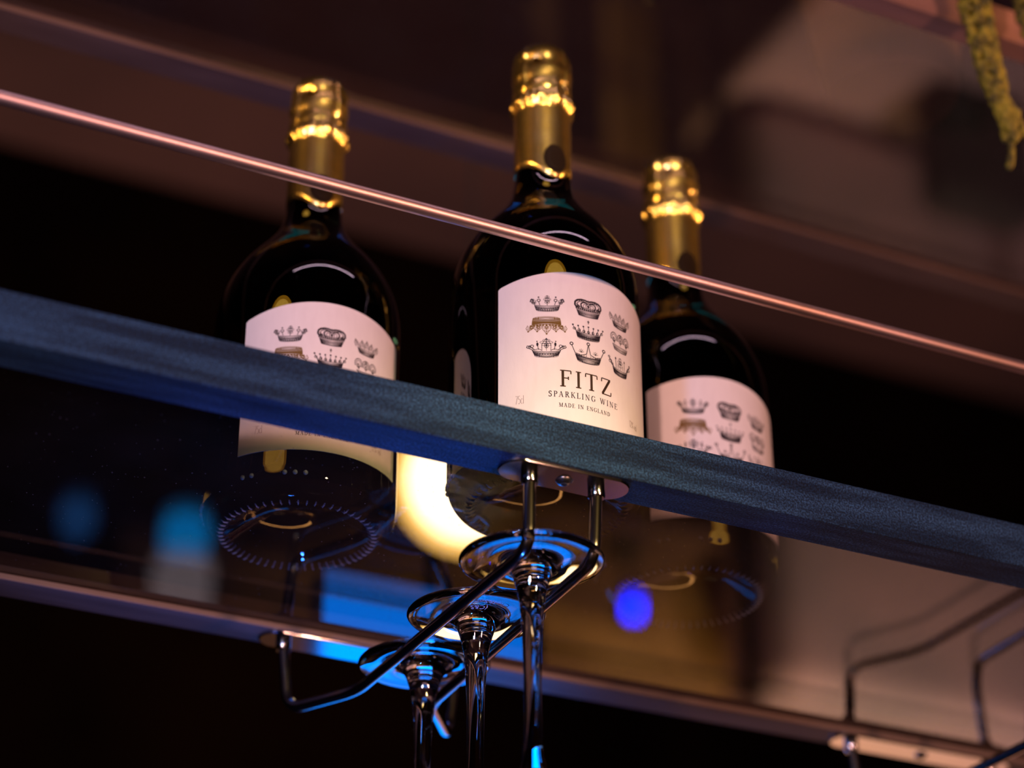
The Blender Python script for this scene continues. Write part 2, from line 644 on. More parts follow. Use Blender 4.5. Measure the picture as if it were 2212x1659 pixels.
def subdivide(pts, step):
    out = [pts[0]]
    for a, b in zip(pts, pts[1:]):
        n = max(1, int(math.hypot(b[0] - a[0], b[1] - a[1]) / step))
        out += [(a[0] + (b[0] - a[0]) * i / n, a[1] + (b[1] - a[1]) * i / n) for i in range(1, n + 1)]
    return out


# ------------------------------------------------------------------ label artwork (flat print, in millimetres on the label)
class Print:
    def __init__(s):
        s.v = []
        s.f = []

    def poly(s, pts):
        k = len(s.v)
        s.v += list(pts)
        s.f.append(tuple(range(k, k + len(pts))))

    def disc(s, x, y, r, n=8, ry=None):
        s.poly([(x + r * math.cos(2 * PI * i / n), y + (ry or r) * math.sin(2 * PI * i / n)) for i in range(n)])

    def stroke(s, pts, w, w2=None):
        pts = subdivide(pts, 0.7)
        n = len(pts)
        L, R = [], []
        for i in range(n):
            a = pts[max(i - 1, 0)]
            b = pts[min(i + 1, n - 1)]
            dx, dy = b[0] - a[0], b[1] - a[1]
            l = math.hypot(dx, dy) or 1
            ww = (w if w2 is None else w + (w2 - w) * i / (n - 1)) / 2
            L.append((pts[i][0] - dy / l * ww, pts[i][1] + dx / l * ww))
            R.append((pts[i][0] + dy / l * ww, pts[i][1] - dx / l * ww))
        k = len(s.v)
        s.v += L + R
        for i in range(n - 1):
            s.f.append((k + i, k + n + i, k + n + i + 1, k + i + 1))

    def arc(s, cx, cy, rx, ry, a0, a1, w, n=16, w2=None):
        s.stroke([(cx + rx * math.cos(math.radians(a0 + (a1 - a0) * i / n)), cy + ry * math.sin(math.radians(a0 + (a1 - a0) * i / n))) for i in range(n + 1)], w, w2)

    def ring(s, x, y, r, w, n=12, ry=None):
        s.arc(x, y, r, ry or r, 0, 360, w, n)


def crown_print(kind, W, H):
    p = Print()
    lw = 0.22

    def X(t):
        return t * W

    def Y(t):
        return t * H

    def band(x0, y0, x1, y1, sag, hatch=16, dots=0, fill=True):
        """band between a lower arc (half width x0 at y0) and an upper arc (x1 at y1), both sagging"""
        def lo(t):
            return (X(x0 * t), Y(y0 - sag * (1 - t * t)))

        def hi(t):
            return (X(x1 * t), Y(y1 - sag * (1 - t * t)))
        ts = [-1 + 2 * i / 16 for i in range(17)]
        p.stroke([lo(t) for t in ts], lw * 1.4)
        p.stroke([hi(t) for t in ts], lw * 1.2)
        p.stroke([lo(-1), hi(-1)], lw)
        p.stroke([lo(1), hi(1)], lw)
        hatch = int(hatch * 1.7)
        for i in range(hatch):
            t = -1 + 2 * (i + .5) / hatch
            a, b = lo(t), hi(t)
            p.stroke([a, (b[0] * .9 + a[0] * .1, b[1] * .9 + a[1] * .1)], lw * (0.55 + 0.9 * abs(t)))
        for i in range(dots):
            t = -1 + 2 * (i + .5) / dots
            a, b = lo(t), hi(t)
            p.disc((a[0] + b[0]) / 2, (a[1] + b[1]) / 2, 0.30, 7)
        return hi

    def opening(cx, cy, rx, ry, light=False):
        p.ring(X(cx), Y(cy), X(rx), lw, 24, Y(ry))
        for i in range(9):
            t = -0.8 + 1.6 * i / 8
            if light and abs(t) < 0.45:
                continue
            h = ry * math.sqrt(1 - t * t) * .92
            p.stroke([(X(cx + rx * t), Y(cy - h)), (X(cx + rx * t), Y(cy + h))], lw * 1.2)

    def fleur(x, y, h, lean=0.0, w=0.05):
        """leafy ornament standing at (x,y), height h"""
        tx = x + lean
        p.stroke([(X(x), Y(y)), (X(tx), Y(y + h))], lw * 1.4)
        for k, s in ((0.35, 0.7), (0.62, 1.0), (0.85, 0.55)):
            xx = x + lean * k
            for sg in (-1, 1):
                p.arc(X(xx + sg * w * s * .5), Y(y + h * k), X(w * s * .55), Y(h * .13), 0, 360, lw, 8)
        p.disc(X(tx), Y(y + h), 0.28, 7)

    def leafpoint(x, y, h, w, lean=0.0, hatch=True):
        tip = (X(x + lean), Y(y + h))
        a, b = (X(x - w), Y(y)), (X(x + w), Y(y))
        m1 = (X(x - w * 1.05 + lean * .5), Y(y + h * .5))
        m2 = (X(x + w * 1.05 + lean * .5), Y(y + h * .5))
        p.stroke([a, m1, tip, m2, b], lw * 1.2)
        p.stroke([(X(x), Y(y)), tip], lw)
        if hatch:
            for k in (.2, .4, .6):
                p.stroke([(X(x - w * (1 - k * .5) + lean * k), Y(y + h * k)), (X(x + lean * (k + .1)), Y(y + h * (k + .15)))], lw)
                p.stroke([(X(x + w * (1 - k * .5) + lean * k), Y(y + h * k)), (X(x + lean * (k + .1)), Y(y + h * (k + .15)))], lw)

    if kind == 0:            # jewelled coronet
        hi = band(.33, .12, .38, .40, .07, 18, 10)
        opening(0, .10, .32, .09)
        fleur(0, .36, .56, 0, .10)
        p.ring(0, Y(.68), .9, lw * 1.3, 12, 1.5)
        for sg in (-1, 1):
            p.stroke([(X(sg * .22), Y(.38)), (X(sg * .25), Y(.58))], lw * 1.5)
            p.ring(X(sg * .25), Y(.66), .75, lw * 1.8)
            p.disc(X(sg * .255), Y(.84), .45)
            fleur(sg * .36, .40, .36, sg * .10, .09)
            p.ring(X(sg * .45), Y(.66), .7, lw * 1.8)
            p.ring(X(sg * .40), Y(.52), .6, lw * 1.5)
    elif kind == 1:          # closed imperial crown
        hi = band(.36, .06, .44, .40, .05, 20, 12)
        for i in range(13):
            t = -1 + 2 * i / 12
            q = hi(t)
            p.disc(q[0], q[1] + .5, .5, 8)
            p.ring(q[0], q[1] + 1.2, .42, lw)
        for sg in (-1, 1):
            p.stroke([(X(sg * a), Y(b)) for a, b in ((.42, .46), (.49, .62), (.48, .78), (.40, .90), (.26, .95), (.10, .93), (.02, .88))], .95)
            p.stroke([(X(sg * a), Y(b)) for a, b in ((.36, .46), (.41, .60), (.40, .74), (.32, .83), (.20, .86), (.06, .82))], .40)
            p.stroke([(X(sg * a), Y(b)) for a, b in ((.20, .46), (.27, .58), (.27, .72), (.20, .80), (.10, .80), (.03, .74))], .75)
            p.stroke([(X(sg * a), Y(b)) for a, b in ((.15, .46), (.19, .58), (.18, .68), (.12, .72), (.06, .68))], .35)
            for k in range(6):
                p.disc(X(sg * (.46 - .07 * k)), Y(.84 + .02 * k), .40, 7)
                p.stroke([(X(sg * (.30 + .02 * k)), Y(.48)), (X(sg * (.33 + .02 * k)), Y(.60 + .02 * k))], lw)
        leafpoint(0, .38, .50, .09)
        p.disc(0, Y(.92), .50)
        p.disc(0, Y(.62), .7)
    elif kind == 2:          # spiked coronet
        hi = band(.30, .10, .36, .38, .06, 16, 9)
        opening(0, .09, .29, .08, True)
        for x, h, ln in ((-.34, .46, -.12), (-.17, .50, -.03), (0, .56, 0), (.17, .50, .03), (.34, .46, .12)):
            leafpoint(x, .36, h, .08, ln)
    elif kind == 3:          # upturned gold crown (upside down)
        f0 = len(p.v)
        band(.36, .10, .38, .26, .05, 20, 0)
        band(.38, .26, .39, .48, .05, 26, 14)
        opening(0, .09, .36, .09, True)
        ts = [-1 + 2 * i / 24 for i in range(25)]
        p.stroke([(X(.385 * t), Y(.37 - .05 * (1 - t * t))) for t in ts], 1.15)
        for x, h, ln in ((-.40, .34, -.09), (-.22, .36, -.03), (0, .50, 0), (.22, .36, .03), (.40, .34, .09)):
            leafpoint(x, .45, h, .10, ln)
            p.disc(X(x + ln), Y(.45 + h), .45)
            p.ring(X(x), Y(.58), .75, lw * 2.2)
        for i in range(11):
            t = -1 + 2 * i / 10
            p.disc(X(.42 * t), Y(.50 - .04 * (1 - t * t)), .55)
        p.v = [(a, H - b) for a, b in p.v]
        p.f = [tuple(reversed(f)) for f in p.f]
    elif kind == 4:          # pearl coronet
        hi = band(.36, .12, .40, .42, .09, 26, 0)
        ts = [-1 + 2 * i / 24 for i in range(25)]
        p.stroke([(X(.37 * t), Y(.20 - .09 * (1 - t * t))) for t in ts], .7)
        opening(0, .10, .35, .10)
        for i in range(7):
            t = -1 + 2 * i / 6
            q = hi(t)
            hh = 2.6 + 1.0 * (1 - abs(t))
            lx = q[0] + t * 1.5
            p.stroke([(q[0], q[1]), (lx, q[1] + hh)], lw * 2.2, lw)
            p.disc(lx, q[1] + hh + .3, .5)
            p.ring((q[0] + lx) / 2, q[1] + .9, .62, lw * 1.6)
        p.stroke([(0, Y(.82)), (0, Y(1.0))], lw * 2)
        p.stroke([(-.6, Y(.93)), (.6, Y(.93))], lw * 2)
    elif kind == 5:          # royal crown with open arches
        hi = band(.28, .06, .36, .32, .05, 12, 0)
        ts = [-1 + 2 * i / 12 for i in range(13)]
        p.stroke([(X(.32 * t), Y(.17 - .05 * (1 - t * t))) for t in ts], lw)
        for x0, x1 in ((-.36, -.14), (-.14, .14), (.14, .36)):
            xm = (x0 + x1) / 2 * 1.18
            for k in range(13):
                a = math.radians(205 - 230 * k / 12)
                p.disc(X(xm + .135 * math.cos(a)), Y(.64 + .24 * math.sin(a)), .36, 7)
            p.ring(X(xm), Y(.62), X(.085), lw * 1.4, 14, Y(.17))
        fleur(0, .34, .55, 0, .05)
        for sg in (-1, 1):
            fleur(sg * .28, .34, .30, sg * .03, .05)
    elif kind == 6:          # wide leafy crown
        hi = band(.30, .14, .36, .38, .09, 20, 10)
        opening(0, .12, .30, .10, True)
        leafpoint(0, .34, .62, .11, 0, False)
        p.ring(0, Y(.60), .9, lw * 1.5, 12, 1.5)
        p.disc(0, Y(.60), .45, 8, .9)
        fleur(0, .50, .40, 0, .16)
        for sg in (-1, 1):
            p.stroke([(X(sg * .20), Y(.40)), (X(sg * .22), Y(.62))], lw * 1.5)
            p.disc(X(sg * .225), Y(.66), .55, 10, 1.1)
            p.disc(X(sg * .235), Y(.80), .35)
            p.stroke([(X(sg * .30), Y(.40)), (X(sg * .40), Y(.56)), (X(sg * .48), Y(.62)), (X(sg * .50), Y(.54)), (X(sg * .47), Y(.50))], lw * 2)
            p.stroke([(X(sg * .33), Y(.38)), (X(sg * .42), Y(.47)), (X(sg * .47), Y(.50))], lw * 1.6)
            p.ring(X(sg * .36), Y(.58), .75, lw * 1.6)
            p.ring(X(sg * .42), Y(.56), .6, lw * 1.6)
            p.stroke([(X(sg * .11), Y(.36)), (X(sg * .20), Y(.44)), (X(sg * .30), Y(.40))], lw * 1.4)
    elif kind == 7:          # antique crown with balls
        hi = band(.34, .12, .40, .40, .10, 22, 0)
        ts = [-1 + 2 * i / 24 for i in range(25)]
        p.stroke([(X(.39 * t), Y(.36 - .10 * (1 - t * t))) for t in ts], .5)
        opening(0, .10, .33, .10, True)
        top = [(-.50, .82), (-.40, .44), (-.22, .36), (-.06, .46), (0, .92), (.06, .46), (.22, .36), (.40, .44), (.50, .78)]
        p.stroke([(X(a), Y(b)) for a, b in top], lw * 1.8)
        for a, b in ((-.50, .86), (0, .96), (.50, .82)):
            p.ring(X(a), Y(b), .75, lw * 2.2, 12)
        for sg in (-1, 1):
            for k in range(5):
                t = math.radians(90 + 36 * (k - 2))
                p.stroke([(X(sg * .22), Y(.50)), (X(sg * .22) + 1.5 * math.cos(t), Y(.50) + 2.0 * math.sin(t))], lw)
            for k in range(5):
                p.stroke([(X(sg * (.07 + .07 * k)), Y(.30)), (X(sg * (.07 + .07 * k)), Y(.42))], lw)
    else:                    # coronet with scrolls
        hi = band(.30, .10, .35, .36, .07, 18, 0)
        ts = [-1 + 2 * i / 16 for i in range(17)]
        p.stroke([(X(.33 * t), Y(.25 - .07 * (1 - t * t))) for t in ts], .6)
        opening(0, .09, .29, .09)
        fleur(0, .32, .55, 0, .11)
        p.ring(0, Y(.66), .8, lw * 1.6)
        for sg in (-1, 1):
            p.stroke([(X(sg * .19), Y(.34)), (X(sg * .21), Y(.70))], lw * 1.6)
            p.disc(X(sg * .21), Y(.78), .45, 8, .8)
            p.stroke([(X(sg * .30), Y(.34)), (X(sg * .40), Y(.52)), (X(sg * .48), Y(.70))], lw * 2.2)
            p.ring(X(sg * .44), Y(.56), .85, lw * 1.8)
            p.ring(X(sg * .36), Y(.46), .6, lw * 1.5)
            p.ring(X(sg * .49), Y(.74), .5, lw * 1.8)
            p.stroke([(X(sg * .10), Y(.34)), (X(sg * .11), Y(.56))], lw * 1.3)
    return p


# serif capitals drawn from strokes on a unit cap height: (advance, [strokes]); 'k' thick, 't' thin
TK, TN = 0.140, 0.066


def _serif(x, y, w=0.15):
    return ('t', [(x - w, y), (x + w, y)])


def _arc(cx, cy, rx, ry, a0, a1, n=14):
    return [(cx + rx * math.cos(math.radians(a0 + (a1 - a0) * i / n)), cy + ry * math.sin(math.radians(a0 + (a1 - a0) * i / n))) for i in range(n + 1)]


b0, b1 = 0.025, 0.975
LET = {
    'I': (0.42, [('k', [(.21, 0), (.21, 1)]), _serif(.21, b0), _serif(.21, b1)]),
    'F': (0.70, [('k', [(.20, 0), (.20, 1)]), _serif(.20, b0), ('t', [(.05, b1), (.64, b1)]), ('t', [(.64, b1), (.64, .78)]), ('t', [(.20, .52), (.50, .52)]), ('t', [(.50, .62), (.50, .42)])]),
    'T': (0.78, [('k', [(.39, 0), (.39, 1)]), _serif(.39, b0), ('t', [(.05, b1), (.73, b1)]), ('t', [(.05, b1), (.04, .76)]), ('t', [(.73, b1), (.74, .76)])]),
    'Z': (0.78, [('k', [(.63, .95), (.14, .05)]), ('t', [(.10, b1), (.68, b1)]), ('t', [(.10, b1), (.09, .76)]), ('t', [(.10, b0), (.70, b0)]), ('t', [(.70, b0), (.71, .24)])]),
    'S': (0.60, [('k', [(.47, .86), (.40, .945), (.29, .96), (.17, .92), (.12, .80), (.14, .68), (.24, .58), (.38, .49), (.48, .38), (.50, .24), (.44, .11), (.32, .04), (.20, .05), (.11, .13)]), ('t', [(.49, .97), (.49, .74)]), ('t', [(.08, .03), (.08, .27)])]),
    'P': (0.64, [('k', [(.20, 0), (.20, 1)]), _serif(.20, b0), ('t', [(.05, b1), (.36, b1)]), ('k', _arc(.34, .73, .22, .235, 80, -80)), ('t', [(.20, .49), (.36, .49)])]),
    'A': (0.78, [('t', [(.12, 0), (.38, 1)]), ('k', [(.37, 1), (.64, 0)]), ('t', [(.20, .34), (.54, .34)]), _serif(.12, b0, .12), _serif(.64, b0, .13)]),
    'R': (0.74, [('k', [(.20, 0), (.20, 1)]), _serif(.20, b0), ('t', [(.05, b1), (.36, b1)]), ('k', _arc(.34, .75, .19, .215, 80, -80)), ('t', [(.20, .53), (.36, .53)]), ('k', [(.36, .53), (.64, .04)]), ('t', [(.58, b0), (.74, b0)])]),
    'K': (0.76, [('k', [(.20, 0), (.20, 1)]), _serif(.20, b0), _serif(.20, b1), ('t', [(.22, .42), (.62, .97)]), ('k', [(.34, .58), (.66, .02)]), _serif(.62, b1, .12), _serif(.68, b0, .10)]),
    'L': (0.64, [('k', [(.20, 0), (.20, 1)]), _serif(.20, b1), ('t', [(.05, b0), (.60, b0)]), ('t', [(.60, b0), (.61, .26)])]),
    'N': (0.82, [('t', [(.16, 0), (.16, 1)]), ('k', [(.16, .97), (.66, .03)]), ('t', [(.66, 0), (.66, 1)]), _serif(.16, b0, .12), _serif(.12, b1, .10), _serif(.66, b1, .12)]),
    'G': (0.80, [('k', _arc(.42, .5, .30, .46, 110, 250)), ('t', _arc(.42, .5, .32, .475, 35, 110)), ('t', _arc(.42, .5, .32, .475, 250, 310)), ('k', [(.66, .10), (.66, .42)]), _serif(.66, .43, .13), ('t', [(.68, .96), (.68, .72)])]),
    'W': (1.06, [('k', [(.12, 1), (.34, 0)]), ('t', [(.34, 0), (.54, .96)]), ('k', [(.53, .96), (.74, 0)]), ('t', [(.74, 0), (.96, 1)]), _serif(.12, b1, .12), _serif(.96, b1, .12), _serif(.53, b1, .10)]),
    'E': (0.68, [('k', [(.20, 0), (.20, 1)]), ('t', [(.05, b1), (.58, b1)]), ('t', [(.58, b1), (.58, .78)]), ('t', [(.20, .52), (.46, .52)]), ('t', [(.46, .62), (.46, .42)]), ('t', [(.05, b0), (.62, b0)]), ('t', [(.62, b0), (.63, .24)])]),
    'M': (0.98, [('t', [(.16, 0), (.18, 1)]), ('k', [(.18, 1), (.48, .04)]), ('t', [(.48, .04), (.78, 1)]), ('k', [(.79, 0), (.79, 1)]), _serif(.16, b0, .12), _serif(.79, b0, .14), _serif(.12, b1, .10), _serif(.84, b1, .10)]),
    'D': (0.80, [('k', [(.20, 0), (.20, 1)]), ('t', [(.05, b1), (.40, b1)]), ('t', [(.05, b0), (.40, b0)]), ('k', _arc(.36, .5, .32, .46, 75, -75)), ('t', _arc(.36, .5, .33, .475, 90, 70)), ('t', _arc(.36, .5, .33, .475, -70, -90))]),
    ' ': (0.42, []),
}
TH = 0.05
THIN = {     # thin condensed figures
    '7': (0.42, [[(.04, 1), (.36, 1), (.14, 0)]]),
    '5': (0.42, [[(.34, 1), (.08, 1), (.06, .58), (.22, .64), (.35, .48), (.35, .18), (.20, 0), (.04, .10)]]),
    'c': (0.36, [[(.32, .55), (.18, .66), (.06, .50), (.06, .16), (.18, 0), (.32, .10)]]),
    'l': (0.16, [[(.08, 1.05), (.08, 0)]]),
    '1': (0.26, [[(.04, .82), (.16, 1), (.16, 0)]]),
    '2': (0.42, [[(.05, .80), (.18, 1), (.34, .80), (.30, .50), (.04, 0), (.36, 0)]]),
    '%': (0.60, [[(.08, 0), (.50, 1)], _arc(.13, .78, .10, .18, 0, 360, 8), _arc(.45, .22, .10, .18, 0, 360, 8)]),
    'v': (0.36, [[(.03, .66), (.17, 0), (.31, .66)]]),
    'o': (0.38, [_arc(.18, .33, .13, .33, 0, 360, 10)]),
    ' ': (0.25, []),
}


def serif_text(txt, cap, width, bold=1.0):
    """serif capitals, baseline at 0, centred, total width in mm"""
    p = Print()
    tot = sum(LET[c][0] for c in txt) - 0.1
    ntr = len(txt) - 1
    track = (width / cap - tot) / max(ntr, 1)
    x = -width / 2 / cap - 0.05
    for c in txt:
        adv, st = LET[c]
        for k, pts in st:
            pts = [((x + a) * cap, b * cap) for a, b in pts]
            p.stroke(pts, (TK if k == 'k' else TN) * cap * bold)
        x += adv + track
    return p


def thin_text(txt, cap, width):
    p = Print()
    tot = sum(THIN[c][0] for c in txt)
    sx = width / tot
    x = -width / 2
    for c in txt:
        adv, st = THIN[c]
        for pts in st:
            p.stroke([(x + a * sx, b * cap) for a, b in pts], 0.22)
        x += adv * sx
    return p


RB = 0.0490
RL = RB + 0.00030             # outer face of the label
RP = RL + 0.00006             # printed ink


def wrap(p, th0_deg, z0, r=RP):
    """print (mm) wrapped round the bottle; 0 deg faces -Y, positive towards +X"""
    V = []
    for (a, b) in p.v:
        t = math.radians(th0_deg) + a / 1000.0 / r
        V.append((r * math.sin(t), -r * math.cos(t), z0 + b / 1000.0))
    return V, p.f


ARTS = []
CW = [[(-25.0, .0846, 16.6, 9.9), (-0.6, .0838, 14.6, 10.2), (22.8, .0838, 15.8, 9.6)],
      [(-25.5, .0714, 18.4, 10.4), (-0.8, .0707, 16.8, 11.4), (22.6, .0706, 15.8, 11.4)],
      [(-25.7, .0585, 19.4, 11.6), (-1.1, .0575, 17.6, 11.6), (21.9, .0568, 15.6, 12.0)]]
for r in range(3):
    for c in range(3):
        kind = r * 3 + c
        th, z, w, h = CW[r][c]
        ARTS.append(('crown_emblem', crown_print(kind, w, h), th, z, M_gink if kind == 3 else M_ink, 'gold upside-down crown emblem' if kind == 3 else None))
ARTS.append(('lettering', serif_text('FITZ', 9.1, 27.6), -2.2, .0430, M_fitz, 'large bronze brand lettering'))
ARTS.append(('lettering', serif_text('SPARKLING WINE', 3.1, 37.0, 0.95), -3.3, .0372, M_ink, None))
ARTS.append(('lettering', serif_text('MADE IN ENGLAND', 2.2, 27.0, 1.0), -3.3, .0318, M_ink, None))
ARTS.append(('lettering', thin_text('75cl', 4.3, 4.3), -41.1, .0340, M_faint, None))
ARTS.append(('lettering', thin_text('12% vol', 3.6, 7.2), 33.5, .0322, M_faint, None))


# ------------------------------------------------------------------ bottles
BODY = [(0.0001, 0.0150), (0.010, 0.0142), (0.020, 0.0112), (0.0285, 0.0062), (0.0335, 0.0026), (0.0365, 0.0007), (0.0386, 0.0), (0.0408, 0.0006), (0.0440, 0.0024), (0.0467, 0.0058),
        (0.0483, 0.0100), (0.0489, 0.0150), (0.0490, 0.0220), (0.0490, 0.0600), (0.0490, 0.1000), (0.0490, 0.1120), (0.0488, 0.1180), (0.0483, 0.1240), (0.0473, 0.1300), (0.0457, 0.1360),
        (0.0434, 0.1420), (0.0403, 0.1482), (0.0364, 0.1545), (0.0318, 0.1605), (0.0272, 0.1660), (0.0230, 0.1715), (0.0197, 0.1765), (0.0174, 0.1815), (0.0159, 0.1870), (0.0151, 0.1930),
        (0.0148, 0.2000), (0.0148, 0.2200), (0.0146, 0.2340), (0.0146, 0.2700), (0.0001, 0.2710)]


def smooth_profile(pr, n=3):
    """Catmull-Rom through the profile"""
    out = []
    P = [np.array(q) for q in pr]
    for i in range(len(P) - 1):
        p0, p1, p2, p3 = P[max(i - 1, 0)], P[i], P[i + 1], P[min(i + 2, len(P) - 1)]
        if abs(p2[1] - p1[1]) > 0.015 or i >= len(P) - 3:
            out.append(p1)
            continue
        for k in range(n):
            t = k / n
            q = 0.5 * (2 * p1 + (p2 - p0) * t + (2 * p0 - 5 * p1 + 4 * p2 - p3) * t * t + (3 * p1 - p0 - 3 * p2 + p3) * t ** 3)
            out.append(q)
    out.append(P[-1])
    return [(max(float(a), 1e-4), float(b)) for a, b in out]


rng = np.random.RandomState(3)
creases = [(rng.uniform(0, 2 * PI), rng.uniform(.2495, .274), rng.uniform(.10, .5), rng.uniform(.0012, .004), rng.uniform(-.0015, .0013)) for _ in range(46)]
collar_n = [(k, rng.uniform(0, 2 * PI), rng.uniform(.4, 1)) for k in (5, 9, 14, 23, 31)]


def angd(a, b):
    return (a - b + PI) % (2 * PI) - PI


def foil_mesh():
    """gold capsule: wavy lower edge round the seal, crumpled collar, wire-cage creases, domed top"""
    n = 160
    zs_top = [.2340, .2365, .2385, .2400, .2415, .2432, .2450, .2470] + [.2490 + .0015 * i for i in range(15)]
    prof_top = []
    for z in zs_top:
        if z < .2375:
            r = .0153
        elif z < .2455:
            r = .0153 + .0021 * math.sin(PI * min(1, max(0, (z - .2368) / .0088)))
        else:
            r = .0161 + .0002 * math.sin((z - .2455) * 500)
        prof_top.append((r, z))
    prof_top += [(.0160, .2718), (.0155, .2738), (.0146, .2756), (.0132, .2770), (.0112, .2779), (.0085, .2782), (.0050, .2780), (.0001, .2779)]
    V, F = [], []
    rows = []

    def zb(t):       # lower edge; t = angle from the seal
        return .1962 - .0075 * math.exp(-(t / .62) ** 2) - .0008 * math.cos(2 * t + .6)
    for j in range(8):
        k = j / 8
        row = []
        for i in range(n):
            t = 2 * PI * i / n
            z0 = zb(angd(t, 0))
            z = z0 + (.2340 - z0) * k
            r = .0153 + (0.0010 * max(0, (.193 - z)) / .006 if z < .193 else 0)
            row.append((r, z, t))
        rows.append(row)
    for (r, z) in prof_top:
        row = []
        for i in range(n):
            t = 2 * PI * i / n
            rr = r
            if .236 < z < .2465:
                w = math.sin(PI * (z - .236) / .0105)
                rr += w * .00050 * sum(a * math.sin(k * t + ph) for k, ph, a in collar_n)
            zz = z
            if .235 < z < .248:
                zz += .0006 * math.sin(3 * t + 1) + .0004 * math.sin(11 * t)
            if z > .248 and r > .010:
                for (ct, cz, wt, wz, a) in creases:
                    d = (angd(t, ct) / wt) ** 2 + ((z - cz) / wz) ** 2
                    if d < 6:
                        rr += a * math.exp(-d)
                for ct in (0.5, 2.07, 3.64, 5.2):       # four wires of the cage
                    rr += .0011 * math.exp(-(angd(t, ct) / .07) ** 2)
            row.append((rr, zz, t))
        rows.append(row)
    for row in rows:
        for (r, z, t) in row:
            V.append((r * math.sin(t), -r * math.cos(t), z))
    for j in range(len(rows) - 1):
        for i in range(n):
            a = j * n + i
            b = j * n + (i + 1) % n
            F.append((a, b, b + n, a + n))
    # give the sheet a thickness at the lower edge
    k = len(V)
    for (r, z, t) in rows[0]:
        V.append(((r - .0004) * math.sin(t), -(r - .0004) * math.cos(t), z))
    for i in range(n):
        F.append((k + i, k + (i + 1) % n, (i + 1) % n, i))
    return V, F


def make_bottle(x, y, rot_deg, label):
    root = empty('sparkling_wine_bottle', (x, y, ZG + 0.0002), label, 'bottle', 'sparkling wine bottles on the lower glass shelf')
    root.rotation_euler = (0, 0, math.radians(rot_deg))
    q = MB()
    q.lathe(smooth_profile(BODY), 128)
    q.build('glass_body', M_bottle, root, True)
    # ring of fine knurls on the bearing edge of the base
    q = MB()
    for i in range(58):
        t = 2 * PI * i / 58
        c, s = math.cos(t), math.sin(t)
        pts = []
        for (r, z) in ((.0350, .0016), (.0372, .0002), (.0392, -.0001), (.0412, .0010)):
            for w in (-.00045, .00045):
                pts.append((r * c - w * s, r * s + w * c, z))
        m = [((pts[2][0] + pts[3][0]) / 2, (pts[2][1] + pts[3][1]) / 2, -.0006), ((pts[4][0] + pts[5][0]) / 2, (pts[4][1] + pts[5][1]) / 2, -.0007)]
        V = pts + m
        q.add(V, [(0, 1, 3, 8), (0, 8, 2), (2, 8, 9, 4), (3, 5, 9, 8), (4, 9, 6), (5, 7, 9), (6, 9, 7), (0, 1, 8)])
    kn = q.build('base_knurl_ring', M_knurl, root)
    tag(kn, 'ring of small glass knurls under the base', kind='stuff')
    # moulded dots on the heel
    q = MB()
    for a, z in [(-24, .0118), (-18, .0118), (-12, .0118), (-44, .0118), (-50, .0118)] + [(-95 - 4 * i, .0108 + .0004 * (i % 3)) for i in range(7)]:
        t = math.radians(a)
        rr = .0484
        q.ball((rr * math.sin(t), -rr * math.cos(t), z), .0013, 10, 6)
    tag(q.build('heel_dots', M_knurl, root, True), 'small moulded glass dots on the heel', kind='stuff')
    # foil
    V, F = foil_mesh()
    fo = obj('foil_capsule', V, F, M_gold, root, True)
    fo['label'] = 'crinkled gold foil capsule'
    # dark round seal on the foil
    V, F = [], []
    n = 32
    rs = [(0.0, .0004), (.45, .0004), (.62, .00055), (.68, .00025), (.80, .00025), (.88, .0006), (1.0, .0005), (1.04, .0)]
    for k, h in rs[1:]:
        for i in range(n):
            a = 2 * PI * i / n
            t = k * .0066 * math.cos(a) / .0154
            z = .2008 + k * .0086 * math.sin(a)
            r = .0154 + h + (0.0010 * max(0, (.193 - z)) / .006 if z < .193 else 0)
            V.append((r * math.sin(t), -r * math.cos(t), z))
    F.append(tuple(range(n)))
    for j in range(len(rs) - 2):
        F += [(j * n + i, (j + 1) * n + i, (j + 1) * n + (i + 1) % n, j * n + (i + 1) % n) for i in range(n)]
    se = obj('neck_seal', V, F, M_seal, fo, True)
    se['label'] = 'dark oval seal'
    # paper label with an arched top
    V, F = [], []
    na, nz = 64, 12
    half = 54.0
    for side, r in ((0, RL), (1, RB + .00004)):
        for i in range(na + 1):
            u = -1 + 2 * i / na
            t = math.radians(u * half)
            ztop = .1086 - .0078 * u * u
            if abs(u) > .985:
                ztop -= .0006 * (abs(u) - .985) / .015
            for j in range(nz + 1):
                z = .0238 + (ztop - .0238) * j / nz
                V.append((r * math.sin(t), -r * math.cos(t), z))
    S = (na + 1) * (nz + 1)
    for i in range(na):
        for j in range(nz):
            a = i * (nz + 1) + j
            b = a + nz + 1
            F.append((a, b, b + 1, a + 1))
            F.append((S + a, S + a + 1, S + b + 1, S + b))
    for i in range(na):
        a = i * (nz + 1)
        b = a + nz + 1
        F.append((a, S + a, S + b, b))
        F.append((a + nz, b + nz, S + b + nz, S + a + nz))
    for a in (0, na * (nz + 1)):
        for j in range(nz):
            F.append((a + j, a + j + 1, S + a + j + 1, S + a + j) if a == 0 else (a + j, S + a + j, S + a + j + 1, a + j + 1))
    la = obj('paper_label', V, F, M_paper, root, True, 40)
    la['label'] = 'white paper label with an arched top'
    for nm, pr, th, z, m, lb in ARTS:
        V, F = wrap(pr, th, z)
        o = obj(nm, V, F, m, la)
        if lb:
            o['label'] = lb
    return root


make_bottle(0.3422, 0.9521, -5.0, 'gold-foiled sparkling wine bottle with part of its label hidden, beside the round lamp glow')
make_bottle(0.4415, 0.8723, 0.0, 'gold-foiled sparkling wine bottle standing right behind the front bar, its brand lettering in full view')
make_bottle(0.5563, 0.9332, 2.5, 'gold-foiled sparkling wine bottle whose label is blurred and partly covered by its neighbour')

